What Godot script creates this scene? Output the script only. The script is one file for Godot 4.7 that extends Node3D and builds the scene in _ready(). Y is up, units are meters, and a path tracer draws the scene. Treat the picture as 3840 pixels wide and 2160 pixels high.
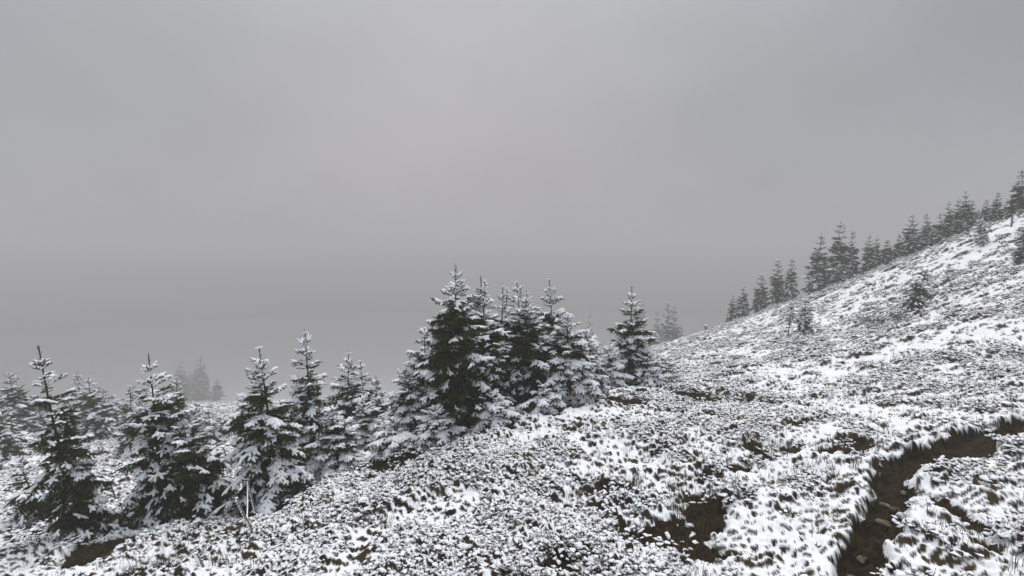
extends Node3D
# A snowy alpine heath in fog: young spruces on a falling slope, a muddy trail, a wooded ridge on the right.
# Distances are metres, the camera stands above the origin and looks along -Z.

const EYE := Vector3(0, 3.4, 0)
const R_MIN := 1.2
const R_MAX := 720.0

var rng := RandomNumberGenerator.new()
var n_lump := FastNoiseLite.new()
var n_small := FastNoiseLite.new()
var n_fbm := FastNoiseLite.new()
var n_wide := FastNoiseLite.new()
var n_rough := FastNoiseLite.new()
var taken := {}

# places where the height of the land is known; the land between them is a thin plate through these
const LAND := [Vector3(0.00, 0.13, -4.98), Vector3(-2.97, -0.25, -5.56), Vector3(-6.60, -0.75, -6.33), Vector3(2.32, 0.38, -4.60), Vector3(4.49, 0.57, -4.31), Vector3(0.00, 0.12, -6.59), Vector3(-2.86, -0.33, -6.66), Vector3(-8.26, -1.17, -8.30), Vector3(-6.05, -1.14, -8.50), Vector3(-4.08, -0.89, -8.42), Vector3(-3.33, -0.77, -9.93), Vector3(-0.94, 0.16, -10.00), Vector3(2.57, 0.29, -6.80), Vector3(4.70, 0.65, -6.02), Vector3(5.95, 0.74, -5.83), Vector3(1.34, 0.12, -11.60), Vector3(3.38, 0.09, -13.30), Vector3(4.59, -0.08, -12.29), Vector3(7.03, 0.04, -12.30), Vector3(9.16, 0.54, -11.33), Vector3(10.91, 0.88, -10.85), Vector3(11.56, -4.38, -39.55), Vector3(13.21, -3.47, -37.61), Vector3(16.03, -2.41, -35.68), Vector3(13.50, -0.47, -23.79), Vector3(14.95, -0.15, -21.81), Vector3(18.19, 1.08, -22.89), Vector3(23.91, 2.94, -24.03), Vector3(16.20, 1.82, -16.93), Vector3(26.51, 3.98, -29.11), Vector3(30.88, 5.95, -31.25), Vector3(30.62, 4.30, -35.15), Vector3(30.31, 2.56, -40.04), Vector3(29.47, 0.37, -45.90), Vector3(28.27, -2.58, -53.71), Vector3(26.62, -6.43, -63.47), Vector3(24.94, -10.05, -75.25), Vector3(-20.92, -6.11, -25.40), Vector3(-23.78, -5.26, -24.46), Vector3(-18.63, -4.29, -18.51), Vector3(-14.73, -4.31, -19.51), Vector3(-18.28, -6.70, -29.37), Vector3(-12.75, -4.91, -23.48), Vector3(-36.57, -14.94, -60.87), Vector3(-38.28, -12.46, -49.01), Vector3(-45.19, -11.54, -47.07), Vector3(-25.67, -14.94, -60.87), Vector3(-6.45, -4.77, -24.49), Vector3(-1.97, -1.45, -13.70), Vector3(-5.69, -2.45, -15.63), Vector3(-10.78, -13.29, -58.98), Vector3(0.00, 0.00, 0.00), Vector3(-8.00, -1.20, 3.00), Vector3(8.00, 1.40, 3.00), Vector3(0.00, 1.50, 20.00), Vector3(-25.00, -5.00, 10.00), Vector3(25.00, 5.00, 8.00), Vector3(60.00, 9.00, -5.00), Vector3(60.00, 3.00, -45.00), Vector3(60.00, -14.00, -110.00), Vector3(30.00, -30.00, -130.00), Vector3(0.00, -34.00, -130.00), Vector3(-50.00, -32.00, -120.00), Vector3(-70.00, -20.00, -60.00), Vector3(-60.00, -14.00, -10.00), Vector3(-40.00, -4.00, 25.00), Vector3(40.00, 10.00, 25.00), Vector3(-150.00, -60.00, -200.00), Vector3(0.00, -80.00, -300.00), Vector3(150.00, -40.00, -200.00), Vector3(150.00, 10.00, 0.00), Vector3(-150.00, -40.00, 0.00)]
# bare ground: centre x, centre z, half width, half depth
const BARE := [Vector4(1.33, -6.61, 0.28, 0.23), Vector4(1.68, -5.39, 0.40, 0.33), Vector4(2.26, -5.88, 0.24, 0.36), Vector4(1.23, -5.51, 0.13, 0.16), Vector4(0.59, -5.10, 0.21, 0.18), Vector4(3.74, -7.60, 0.13, 0.24), Vector4(2.18, -10.65, 0.64, 0.40), Vector4(4.51, -11.33, 0.84, 1.07), Vector4(4.05, -11.45, 0.40, 0.72), Vector4(-6.48, -8.39, 0.42, 0.61), Vector4(-4.45, -6.11, 0.40, 0.22), Vector4(-5.84, -7.08, 0.36, 0.50), Vector4(-7.60, -7.46, 0.30, 0.19), Vector4(-1.78, -9.06, 0.82, 0.69), Vector4(-2.23, -8.96, 0.49, 0.66), Vector4(5.06, -7.37, 0.24, 0.21), Vector4(5.83, -7.41, 0.11, 0.21), Vector4(4.66, -7.18, 0.25, 0.18), Vector4(1.83, -5.06, 0.23, 0.14), Vector4(3.87, -6.69, 0.13, 0.14), Vector4(-3.92, -8.19, 0.58, 0.41), Vector4(-5.68, -8.22, 0.62, 0.34), Vector4(-6.58, -7.58, 0.42, 0.29), Vector4(4.80, -5.30, 0.07, 0.26), Vector4(4.50, -4.51, 0.11, 0.18), Vector4(2.57, -6.79, 0.27, 0.14), Vector4(3.19, -6.98, 0.25, 0.14), Vector4(4.19, -7.52, 0.23, 0.19)]
# the trail: x, z, half width
const TRAIL := [Vector3(3.07, -4.33, 0.17), Vector3(3.18, -4.50, 0.17), Vector3(3.45, -4.80, 0.18), Vector3(3.79, -5.15, 0.18), Vector3(4.26, -5.62, 0.19), Vector3(4.74, -6.19, 0.22), Vector3(5.25, -6.67, 0.23), Vector3(5.65, -6.78, 0.36), Vector3(6.08, -6.89, 0.36), Vector3(6.78, -7.27, 0.36), Vector3(7.75, -7.58, 0.36), Vector3(8.56, -7.83, 0.36)]

# label, x, z, height, crown radius, lean (degrees), snow, dark front, droop, density, seed
const SPRUCES := [
	["tall narrow spruce leaning left, alone at the left edge, bare leader shoot", -6.56, -7.61, 3.05, 0.50, 10.4, 0.34, 0.00, 0.60, 1.05, 100],
	["small dark sapling with a bowed bare trunk, left of the tall leaning spruce", -8.15, -8.59, 1.14, 0.53, 18.6, 0.29, 0.00, 0.80, 0.70, 107],
	["broad snowy spruce with a crooked leader, third tall tree from the left", -5.91, -8.31, 2.79, 0.71, 1.3, 0.51, 0.25, 0.60, 1.00, 114],
	["bushy dark spruce merging into the right side of the crooked-leader spruce", -5.25, -8.41, 1.83, 0.76, 2.9, 0.37, 0.45, 0.60, 1.00, 121],
	["snow-laden leaning spruce behind the two frosted stakes", -3.90, -8.33, 2.65, 0.91, 5.6, 0.51, 0.20, 0.70, 1.10, 128],
	["open-branched spruce rising behind the snow-laden one, wide arm to the right", -3.94, -10.14, 2.82, 0.65, 3.9, 0.41, 0.10, 0.55, 0.80, 135],
	["low snowy spruce bush in front of the open-branched spruce", -3.14, -9.14, 1.24, 0.71, 7.1, 0.66, 0.10, 0.50, 1.00, 142],
	["slim spruce with a twin top beside the gap, left of the pair", -3.85, -12.11, 2.38, 0.71, 1.2, 0.49, 0.10, 0.50, 0.90, 149],
	["slim spruce with a twin top beside the gap, right of the pair", -3.72, -12.41, 2.17, 0.59, 0.5, 0.49, 0.10, 0.50, 0.90, 156],
	["little pale spruce with a long leader in the gap left of the big clump", -3.40, -12.90, 1.71, 0.55, 2.5, 0.57, 0.00, 0.40, 0.90, 163],
	["small snowy spruce in front of the twin-topped pair", -3.23, -11.12, 1.16, 0.58, 4.2, 0.66, 0.00, 0.60, 1.00, 170],
	["tiny misty spruce left of the leaning snow-laden spruce", -11.60, -21.52, 1.31, 0.46, -1.8, 0.41, 0.00, 0.50, 1.00, 177],
	["short spruce at the left end of the big central clump", -1.97, -9.95, 1.34, 0.63, 7.1, 0.71, 0.10, 0.60, 1.00, 184],
	["medium spruce with reddish twigs left of the tallest clump tree", -1.60, -10.15, 2.08, 0.77, 4.2, 0.71, 0.15, 0.60, 1.00, 191],
	["tallest spruce of the central clump, dark green front and bare tip", -0.88, -9.58, 3.05, 0.95, 3.1, 0.47, 0.74, 0.55, 1.40, 198],
	["spruce with a double leader next to the tallest one in the clump", -0.48, -10.38, 2.80, 0.98, 3.3, 0.66, 0.60, 0.40, 1.20, 205],
	["snowy spruce with a short forked tip in the middle of the clump", -0.09, -11.37, 2.73, 0.91, 2.3, 0.81, 0.20, 0.50, 1.00, 212],
	["spruce with the longest thin leader in the middle of the clump", 0.20, -11.18, 2.73, 0.79, 2.1, 0.71, 0.50, 0.50, 1.00, 219],
	["spruce with a thin knobbed leader and dark lower front, right of the longest leader", 0.41, -10.79, 2.41, 0.86, 2.2, 0.57, 0.70, 0.50, 1.20, 226],
	["upright spruce with a fork of snowy arms below its bare leader", 0.90, -11.58, 2.76, 0.84, 1.3, 0.76, 0.30, 0.50, 1.10, 233],
	["round-topped spruce thickly covered in snow at the right end of the clump", 1.27, -10.80, 1.89, 0.91, 2.4, 0.76, 0.15, 0.60, 1.30, 240],
	["small spruce tucked behind the right shoulder of the clump", 1.83, -11.50, 1.49, 0.49, 5.9, 0.71, 0.10, 0.50, 1.00, 247],
	["low snow-covered spruce bush at the left foot of the clump", -2.12, -9.35, 0.59, 0.62, 9.7, 0.81, 0.00, 0.70, 1.10, 254],
	["low skirt-like spruce bush under the tallest clump tree", -1.29, -8.97, 0.54, 0.72, 4.9, 0.81, 0.00, 0.70, 1.10, 261],
	["flat snowy spruce bush below the double-leader spruce", -0.36, -9.39, 0.34, 0.71, 2.9, 0.81, 0.00, 0.70, 1.10, 268],
	["small snowy spruce bush below the knobbed-leader spruce", 0.66, -10.00, 0.44, 0.61, 5.5, 0.81, 0.00, 0.70, 1.10, 275],
	["lone slender spruce with a long bare leader, right of the clump", 3.08, -13.19, 2.53, 0.83, -0.3, 0.57, 0.25, 0.40, 1.00, 282],
	["little spruce at the right foot of the lone slender spruce", 3.50, -12.80, 0.96, 0.57, 7.1, 0.76, 0.00, 0.50, 1.00, 289],
	["low snowy spruce bush at the left foot of the lone slender spruce", 2.50, -12.59, 1.05, 0.65, 4.9, 0.81, 0.00, 0.50, 1.00, 296],
	["lowest spruce bush right of the lone slender spruce", 4.02, -13.01, 0.72, 0.52, 7.0, 0.81, 0.00, 0.50, 1.00, 303],
	["misty spruce with a pointed top at the far left edge", -24.88, -25.43, 3.11, 1.20, 9.0, 0.43, 0.00, 0.50, 1.00, 310],
	["misty spruce cut by the left edge behind the pointed one", -24.19, -23.46, 2.45, 0.94, -1.7, 0.43, 0.00, 0.50, 1.00, 317],
	["short misty spruce right of the pointed one at the left edge", -25.05, -26.41, 1.45, 0.81, 6.7, 0.43, 0.00, 0.50, 1.00, 324],
	["dark squat spruce at the left edge below the misty ones", -18.85, -18.52, 1.91, 0.83, -1.4, 0.38, 0.10, 0.50, 1.00, 331],
	["thin misty spruce with a curved top behind the tall leaning spruce", -21.73, -25.43, 3.26, 0.72, 3.1, 0.47, 0.00, 0.50, 1.00, 338],
	["broad misty spruce right of the thin curved one", -19.41, -23.45, 3.10, 1.00, 4.7, 0.47, 0.00, 0.50, 1.00, 345],
	["narrow misty spruce between the broad one and the flat-topped one", -22.09, -27.39, 2.34, 0.71, 3.5, 0.43, 0.00, 0.50, 1.00, 352],
	["flat-topped misty spruce at the right of the misty group", -23.20, -29.37, 1.75, 0.83, 2.7, 0.52, 0.00, 0.50, 1.00, 359],
	["faint tiny spruce on the foggy meadow edge", -35.13, -45.11, 1.00, 0.74, -2.2, 0.38, 0.00, 0.50, 1.00, 366],
	["dark narrow spruce with a long leader left of the crooked-leader spruce", -12.89, -17.07, 2.49, 0.56, 1.3, 0.38, 0.00, 0.50, 1.00, 373],
	["small spruce squeezed behind the crooked-leader spruce on its left", -13.66, -18.56, 2.09, 0.48, -0.4, 0.47, 0.00, 0.50, 1.00, 380],
	["greyish spruce rising behind the right side of the crooked-leader spruce", -13.49, -20.55, 2.73, 0.77, 4.0, 0.43, 0.00, 0.50, 1.00, 387],
	["rounded small spruce behind the bushy dark spruce", -12.27, -19.56, 1.62, 0.69, -0.3, 0.52, 0.00, 0.50, 1.00, 394],
	["dwarf spruce right of the rounded small one", -11.24, -18.57, 1.30, 0.39, -0.1, 0.47, 0.00, 0.50, 1.00, 401],
	["last dwarf spruce before the open snowy meadow", -11.85, -20.53, 0.92, 0.39, 3.1, 0.47, 0.00, 0.50, 1.00, 408],
	["small dark spruce beside the thin bare-stemmed sapling on the slope", 13.76, -23.79, 1.80, 0.45, 2.1, 0.38, 0.10, 0.60, 1.00, 415],
	["scraggy dark spruce leaning uphill alone on the right slope", 17.40, -21.90, 1.81, 0.73, -10.9, 0.15, 0.00, 0.90, 0.60, 422],
	["small spruce standing free below the skyline trees", 26.11, -28.61, 1.39, 0.37, 5.6, 0.47, 0.00, 0.50, 1.00, 429],
	["dark spruce cut by the right edge on the slope", 23.55, -23.53, 1.53, 0.44, 5.7, 0.24, 0.00, 0.50, 1.00, 436],
	["thin bare-stemmed sapling with a few twigs on its upper half", 13.21, -24.28, 1.75, 0.36, -4.2, 0.47, 0.00, 0.60, 0.55, 443],
	["flat snow-covered spruce cushion below the thin sapling", 10.85, -19.28, 0.34, 0.58, 2.7, 0.76, 0.00, 0.60, 1.00, 450],
]
# label, x, z, height, crown radius, prototype
const RIDGE_SPRUCES := [
	["last faint spruce at the lower left end of the skyline row", 22.70, -52.34, 3.06, 0.82, 0],
	["second spruce from the lower end of the skyline row, broader than the last", 23.16, -50.90, 3.49, 1.10, 5],
	["third spruce from the lower end of the skyline row, snowy right side", 24.41, -49.98, 3.94, 1.17, 4],
	["left one of two equal spruces left of the tallest skyline group", 25.20, -48.58, 4.73, 1.23, 4],
	["right one of two equal spruces left of the tallest skyline group", 25.98, -47.58, 4.26, 1.11, 3],
	["spruce with a thin top at the left of the tallest skyline group", 26.34, -43.73, 5.11, 1.36, 2],
	["tallest spruce of the whole skyline row", 27.31, -42.79, 5.42, 1.49, 2],
	["narrow spruce at the right of the tallest skyline group", 27.97, -42.24, 4.24, 0.98, 1],
	["short snowy spruce in front of the tallest skyline spruce", 25.95, -40.54, 1.80, 0.79, 0],
	["first spruce right of the tallest group, at the start of the lower trees", 28.32, -40.70, 3.24, 0.87, 0],
	["thin spruce close beside the first of the lower trees", 28.74, -40.40, 2.90, 0.63, 5],
	["rounded spruce right of the thin one among the lower trees", 28.64, -39.17, 2.18, 0.76, 4],
	["small spruce left of the wide-armed one on the skyline", 28.80, -38.20, 2.21, 0.59, 4],
	["wide-armed spruce halfway up the skyline", 29.61, -38.09, 3.28, 1.03, 3],
	["pale pointed spruce right of the wide-armed one", 29.99, -37.30, 2.95, 0.72, 2],
	["tiny spruce between the pale pointed one and the upper dense group", 30.08, -36.74, 1.91, 0.43, 2],
	["leftmost spruce of the upper dense group on the skyline", 30.00, -36.09, 2.40, 0.70, 1],
	["second spruce of the upper dense group on the skyline", 30.30, -35.84, 2.98, 0.69, 0],
	["wide dark spruce in the middle of the upper dense group", 30.70, -35.55, 2.92, 0.76, 0],
	["tallest spruce of the upper dense group, with a needle-thin top", 31.01, -35.39, 3.28, 0.68, 5],
	["narrow spruce at the right side of the upper dense group", 31.31, -35.14, 2.40, 0.61, 4],
	["lowest spruce at the right end of the upper dense group", 30.98, -34.28, 1.49, 0.46, 4],
	["bushy spruce standing apart right of the upper dense group", 31.15, -33.93, 1.97, 0.59, 3],
	["neat pointed spruce left of the tiny one near the right edge", 31.58, -33.57, 2.23, 0.58, 2],
	["tiny spruce near the top right corner of the slope", 31.97, -33.33, 1.53, 0.32, 2],
	["large dark spruce cut by the right edge at the top of the slope", 31.38, -31.94, 2.91, 0.98, 1],
	["pale spruce in fog behind the clump's right shoulder", 17.52, -114.38, 16.35, 2.02, 0],
	["tall fogged spruce right behind the lone slender spruce", 28.66, -111.56, 15.64, 2.62, 0],
	["shorter fogged spruce in the middle of the foggy trio", 32.29, -113.37, 12.68, 2.67, 5],
	["fogged spruce with a twin beside it at the right of the foggy trio", 34.12, -111.53, 13.87, 2.62, 4],
	["fogged twin at the right end of the foggy trio", 35.75, -112.48, 13.09, 2.65, 4],
	["fogged spruce at the left of the foggy trio, half hidden by the lone slender spruce", 26.37, -107.31, 10.99, 2.11, 3],
	["small fogged spruce in the gap of the foggy trio", 31.05, -105.29, 8.92, 2.07, 2],
	["small faint spruce right of the fogged twins", 36.52, -109.22, 8.00, 1.72, 2],
	["low fogged spruce bush in front of the foggy trio", 25.14, -89.25, 4.24, 2.29, 1],
	["left peak of the faint spruce silhouettes in thick fog", -139.41, -212.37, 17.15, 5.04, 0],
	["lower faint spruce between the two foggy peaks", -138.36, -217.01, 12.47, 4.73, 0],
	["highest of the faint spruce silhouettes in thick fog", -130.60, -212.54, 19.20, 5.46, 5],
	["faint shorter spruce right of the two foggy peaks", -121.00, -206.91, 8.95, 3.69, 4],
	["barely visible spruce in fog behind the leaning snow-laden spruce", -114.10, -226.62, 7.08, 3.59, 4],
]
const STONES := [
	["pale flat stone in the middle of the muddy trail", 4.34, -5.77, 0.081],
	["small stone at the right edge of the muddy trail", 4.73, -5.99, 0.060],
	["uppermost stone at the bend of the muddy trail", 5.04, -6.29, 0.063],
	["largest flat stone in the muddy trail", 4.09, -5.44, 0.088],
	["narrow stone right of the middle stone on the trail", 4.39, -5.65, 0.068],
	["stone at the left edge of the lower trail", 3.47, -4.88, 0.069],
	["lowest stone on the muddy trail near the bottom", 3.20, -4.62, 0.066],
]


func _ready() -> void:
	rng.seed = 11
	# ---- camera
	var cam := Camera3D.new()
	cam.name = "camera"
	cam.position = EYE
	cam.rotation_degrees = Vector3(-4, 0, 0)
	cam.fov = 58.716
	cam.near = 0.05
	cam.far = 900.0
	add_child(cam)
	cam.current = true
	# ---- sky, fog, exposure
	var env := Environment.new()
	env.background_mode = Environment.BG_SKY
	var sky := Sky.new()
	var pano := PanoramaSkyMaterial.new()
	pano.panorama = sky_picture()
	sky.sky_material = pano
	env.sky = sky
	env.tonemap_mode = Environment.TONE_MAPPER_LINEAR
	env.tonemap_exposure = 1.44
	env.fog_enabled = true
	env.fog_density = 0.0057
	env.fog_light_color = Color(1.0, 0.984, 0.984)
	env.sdfgi_enabled = true
	env.ssao_enabled = true
	env.ssil_enabled = true
	var we := WorldEnvironment.new()
	we.name = "world_environment"
	we.environment = env
	add_child(we)
	# ---- the veiled sun: a broad soft light high up in front
	var sun := DirectionalLight3D.new()
	sun.name = "sun"
	sun.light_energy = 0.5
	sun.light_angular_distance = 40.0
	sun.light_color = Color(1.0, 0.975, 0.95)
	sun.rotation_degrees = Vector3(-62, 168, 0)
	sun.shadow_enabled = true
	add_child(sun)
	# ---- noise
	n_lump.seed = 3
	n_lump.noise_type = FastNoiseLite.TYPE_CELLULAR
	n_lump.cellular_return_type = FastNoiseLite.RETURN_DISTANCE
	n_lump.cellular_jitter = 1.0
	n_lump.frequency = 2.7
	n_lump.fractal_type = FastNoiseLite.FRACTAL_NONE
	n_lump.domain_warp_enabled = true
	n_lump.domain_warp_amplitude = 0.22
	n_lump.domain_warp_frequency = 3.0
	n_lump.domain_warp_fractal_type = FastNoiseLite.DOMAIN_WARP_FRACTAL_NONE
	n_small.seed = 8
	n_small.noise_type = FastNoiseLite.TYPE_CELLULAR
	n_small.cellular_return_type = FastNoiseLite.RETURN_DISTANCE
	n_small.cellular_jitter = 1.0
	n_small.frequency = 10.0
	n_small.fractal_type = FastNoiseLite.FRACTAL_NONE
	n_fbm.seed = 21
	n_fbm.noise_type = FastNoiseLite.TYPE_SIMPLEX
	n_fbm.frequency = 0.6
	n_fbm.fractal_type = FastNoiseLite.FRACTAL_FBM
	n_fbm.fractal_octaves = 4
	n_rough.seed = 31
	n_rough.noise_type = FastNoiseLite.TYPE_SIMPLEX
	n_rough.frequency = 7.0
	n_rough.fractal_type = FastNoiseLite.FRACTAL_FBM
	n_rough.fractal_octaves = 3
	n_wide.seed = 5
	n_wide.noise_type = FastNoiseLite.TYPE_SIMPLEX
	n_wide.frequency = 0.14
	n_wide.fractal_type = FastNoiseLite.FRACTAL_FBM
	n_wide.fractal_octaves = 3
	prepare_land()
	prepare_bare()
	make_materials()
	# ---- land
	build_ground()
	# ---- spruces
	make_twigs()
	build_spruces()
	# ---- smaller things
	build_small_things()
	# ---- low growth
	build_heath()


func sky_picture() -> ImageTexture:
	var w := 512
	var h := 256
	var im := Image.create(w, h, false, Image.FORMAT_RGBF)
	var low := FastNoiseLite.new()
	low.seed = 4
	low.frequency = 0.9
	low.fractal_octaves = 3
	for j in h:
		var e := (0.5 - (j + 0.5) / h) * PI
		for i in w:
			var az := wrapf((i + 0.5) / w * TAU, -PI, PI)
			var s := maxf(0.0, sin(e))
			var l := 0.280 + 0.03 * smoothstep(0.0, 0.25, s) + 0.02 * s + 1.0 * pow(s, 3.8)
			var off := az + 0.10
			var g := exp(-off * off / (2.0 * 0.58 * 0.58)) * (1.0 - 0.75 * smoothstep(0.35, 1.0, s))
			var f := lerpf(1.04, 0.73 + 0.30 * g, smoothstep(0.05, 0.26, s))
			var d := Vector3(sin(az) * cos(e), sin(e), -cos(az) * cos(e))
			f *= 1.0 + 0.10 * low.get_noise_3d(d.x * 1.5, d.y * 2.5, d.z * 1.5) + 0.03 * low.get_noise_3d(d.x * 6.0, d.y * 9.0, d.z * 6.0)
			var warm := clampf(lerpf(0.75, g * (1.05 - s * 0.9), smoothstep(0.0, 0.2, s)), 0.0, 1.0)
			var c := Color(0.90, 1.0, 1.08).lerp(Color(1.03, 0.98, 1.01), warm)
			im.set_pixel(i, j, Color(c.r * l * f, c.g * l * f, c.b * l * f))
	return ImageTexture.create_from_image(im)


# ---------------------------------------------------------------- land
var plate := PackedFloat64Array()
var lat := PackedFloat32Array()
const LAT_R := 220
const LAT_A := 220


func prepare_land() -> void:
	var n := LAND.size()
	var m := n + 3
	var a := []
	for i in m:
		var row := PackedFloat64Array()
		row.resize(m + 1)
		a.append(row)
	for i in n:
		var p: Vector3 = LAND[i]
		for j in n:
			var q: Vector3 = LAND[j]
			a[i][j] = kernel((p.x - q.x) * (p.x - q.x) + (p.z - q.z) * (p.z - q.z))
		a[i][i] = 2.0 * clampf((p.x * p.x + p.z * p.z) / 200.0, 1.0, 50.0)
		a[i][n] = 1.0
		a[i][n + 1] = p.x
		a[i][n + 2] = p.z
		a[i][m] = p.y
		a[n][i] = 1.0
		a[n + 1][i] = p.x
		a[n + 2][i] = p.z
	for k in m:
		var best := k
		for i in range(k + 1, m):
			if absf(a[i][k]) > absf(a[best][k]):
				best = i
		var swap = a[k]
		a[k] = a[best]
		a[best] = swap
		var top: PackedFloat64Array = a[k]
		for i in range(k + 1, m):
			var row: PackedFloat64Array = a[i]
			var f := row[k] / top[k]
			if f != 0.0:
				for j in range(k, m + 1):
					row[j] -= f * top[j]
			a[i] = row
	plate.resize(m)
	for k in range(m - 1, -1, -1):
		var v: float = a[k][m]
		for j in range(k + 1, m):
			v -= a[k][j] * plate[j]
		plate[k] = v / a[k][k]
	lat.resize((LAT_R + 1) * LAT_A)
	for i in LAT_R + 1:
		var r := R_MIN * pow(R_MAX / R_MIN, float(i) / LAT_R)
		for j in LAT_A:
			var t := TAU * j / LAT_A
			lat[i * LAT_A + j] = plate_at(r * sin(t), -r * cos(t))


func kernel(r2: float) -> float:
	return 0.5 * r2 * log(r2) if r2 > 1e-9 else 0.0


func plate_at(x: float, z: float) -> float:
	var n := LAND.size()
	var v := plate[n] + plate[n + 1] * x + plate[n + 2] * z
	for i in n:
		var p: Vector3 = LAND[i]
		var dx := x - p.x
		var dz := z - p.z
		var r2 := dx * dx + dz * dz
		if r2 > 1e-9:
			v += plate[i] * 0.5 * r2 * log(r2)
	if v < -40.0:
		return -40.0 - 32.0 * tanh((-40.0 - v) / 32.0)
	return v if v < 5.0 else 5.0 + 4.5 * tanh((v - 5.0) / 4.5)


func land(x: float, z: float) -> float:
	var r := maxf(sqrt(x * x + z * z), R_MIN)
	var u := minf(log(r / R_MIN) / log(R_MAX / R_MIN) * LAT_R, LAT_R - 0.001)
	var t := fposmod(atan2(x, -z) / TAU, 1.0) * LAT_A
	var i := int(u)
	var j := int(t) % LAT_A
	var fu := u - i
	var ft := t - int(t)
	var k := (j + 1) % LAT_A
	var b := i * LAT_A
	return lerpf(lerpf(lat[b + j], lat[b + k], ft), lerpf(lat[b + LAT_A + j], lat[b + LAT_A + k], ft), fu)


# bare ground and trail, on a raster of 10 cm: x trail, y bare
var raster := PackedVector2Array()
const RX := -16.0
const RZ := -27.0
const RW := 330
const RH := 260
const RS := 0.1


func prepare_bare() -> void:
	raster.resize(RW * RH)
	var feet := []
	for s in SPRUCES:
		if absf(s[2]) < 16.0:
			feet.append(Vector3(s[1], s[2], minf(s[4], 0.9)))
	for j in RH:
		for i in RW:
			var x := RX + i * RS
			var z := RZ + j * RS
			var wob := 0.11 * n_fbm.get_noise_2d(x * 4.0, z * 4.0) + 0.10 * n_fbm.get_noise_2d(x * 1.5 + 40.0, z * 1.5)
			var tr := -1.0
			for k in TRAIL.size() - 1:
				var a: Vector3 = TRAIL[k]
				var b: Vector3 = TRAIL[k + 1]
				if x < minf(a.x, b.x) - 1.2 or x > maxf(a.x, b.x) + 1.2 or z < minf(a.y, b.y) - 1.2 or z > maxf(a.y, b.y) + 1.2:
					continue
				var ab := Vector2(b.x - a.x, b.y - a.y)
				var f := clampf(Vector2(x - a.x, z - a.y).dot(ab) / ab.length_squared(), 0.0, 1.0)
				var d := Vector2(x - a.x, z - a.y).distance_to(ab * f)
				tr = maxf(tr, lerpf(a.z, b.z, f) * 0.76 - d + wob * 1.0)
			var ba := -1.0
			for q: Vector4 in BARE:
				if absf(x - q.x) < q.z * 2.0 + 0.5 and absf(z - q.y) < q.w * 2.0 + 0.5:
					var d := Vector2((x - q.x) / q.z, (z - q.y) / q.w).length()
					ba = maxf(ba, (1.0 - d) * minf(q.z, q.w) + wob)
			for q: Vector3 in feet:
				if absf(x - q.x) < 1.2 and absf(z - q.y) < 1.2:
					ba = maxf(ba, 0.62 * q.z - Vector2(x - q.x, z - q.y).length() + wob * 1.6)
			raster[j * RW + i] = Vector2(tr, ba)


func bare_at(x: float, z: float) -> Vector2:
	var u := (x - RX) / RS
	var v := (z - RZ) / RS
	var i := int(floor(u))
	var j := int(floor(v))
	if i < 0 or j < 0 or i >= RW - 1 or j >= RH - 1:
		return Vector2(-1, -1)
	var fu := u - i
	var fv := v - j
	var k := j * RW + i
	return raster[k].lerp(raster[k + 1], fu).lerp(raster[k + RW].lerp(raster[k + RW + 1], fu), fv)


# ---------------------------------------------------------------- materials
var m_ground: StandardMaterial3D
var m_mud: StandardMaterial3D
var m_snow: StandardMaterial3D
var m_needle: StandardMaterial3D
var m_bark: StandardMaterial3D
var m_stone: StandardMaterial3D
var m_heath: StandardMaterial3D
var m_straw: StandardMaterial3D
var m_wood: StandardMaterial3D
var m_moss: StandardMaterial3D


func relief(freq: float, sd: int, size := 256) -> NoiseTexture2D:
	var t := NoiseTexture2D.new()
	var n := FastNoiseLite.new()
	n.seed = sd
	n.frequency = freq
	n.fractal_octaves = 4
	t.noise = n
	t.width = size
	t.height = size
	t.seamless = true
	return t


func plain(c: Color, rough: float) -> StandardMaterial3D:
	var m := StandardMaterial3D.new()
	m.albedo_color = c.linear_to_srgb()
	m.roughness = rough
	m.metallic_specular = 0.3
	return m


func tones(freq: float, sd: int, a: Color, b: Color, c: Color) -> NoiseTexture2D:
	var t := relief(freq, sd, 512)
	var g := Gradient.new()
	g.set_color(0, a.linear_to_srgb())
	g.set_color(1, c.linear_to_srgb())
	g.add_point(0.5, b.linear_to_srgb())
	t.color_ramp = g
	return t


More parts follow.
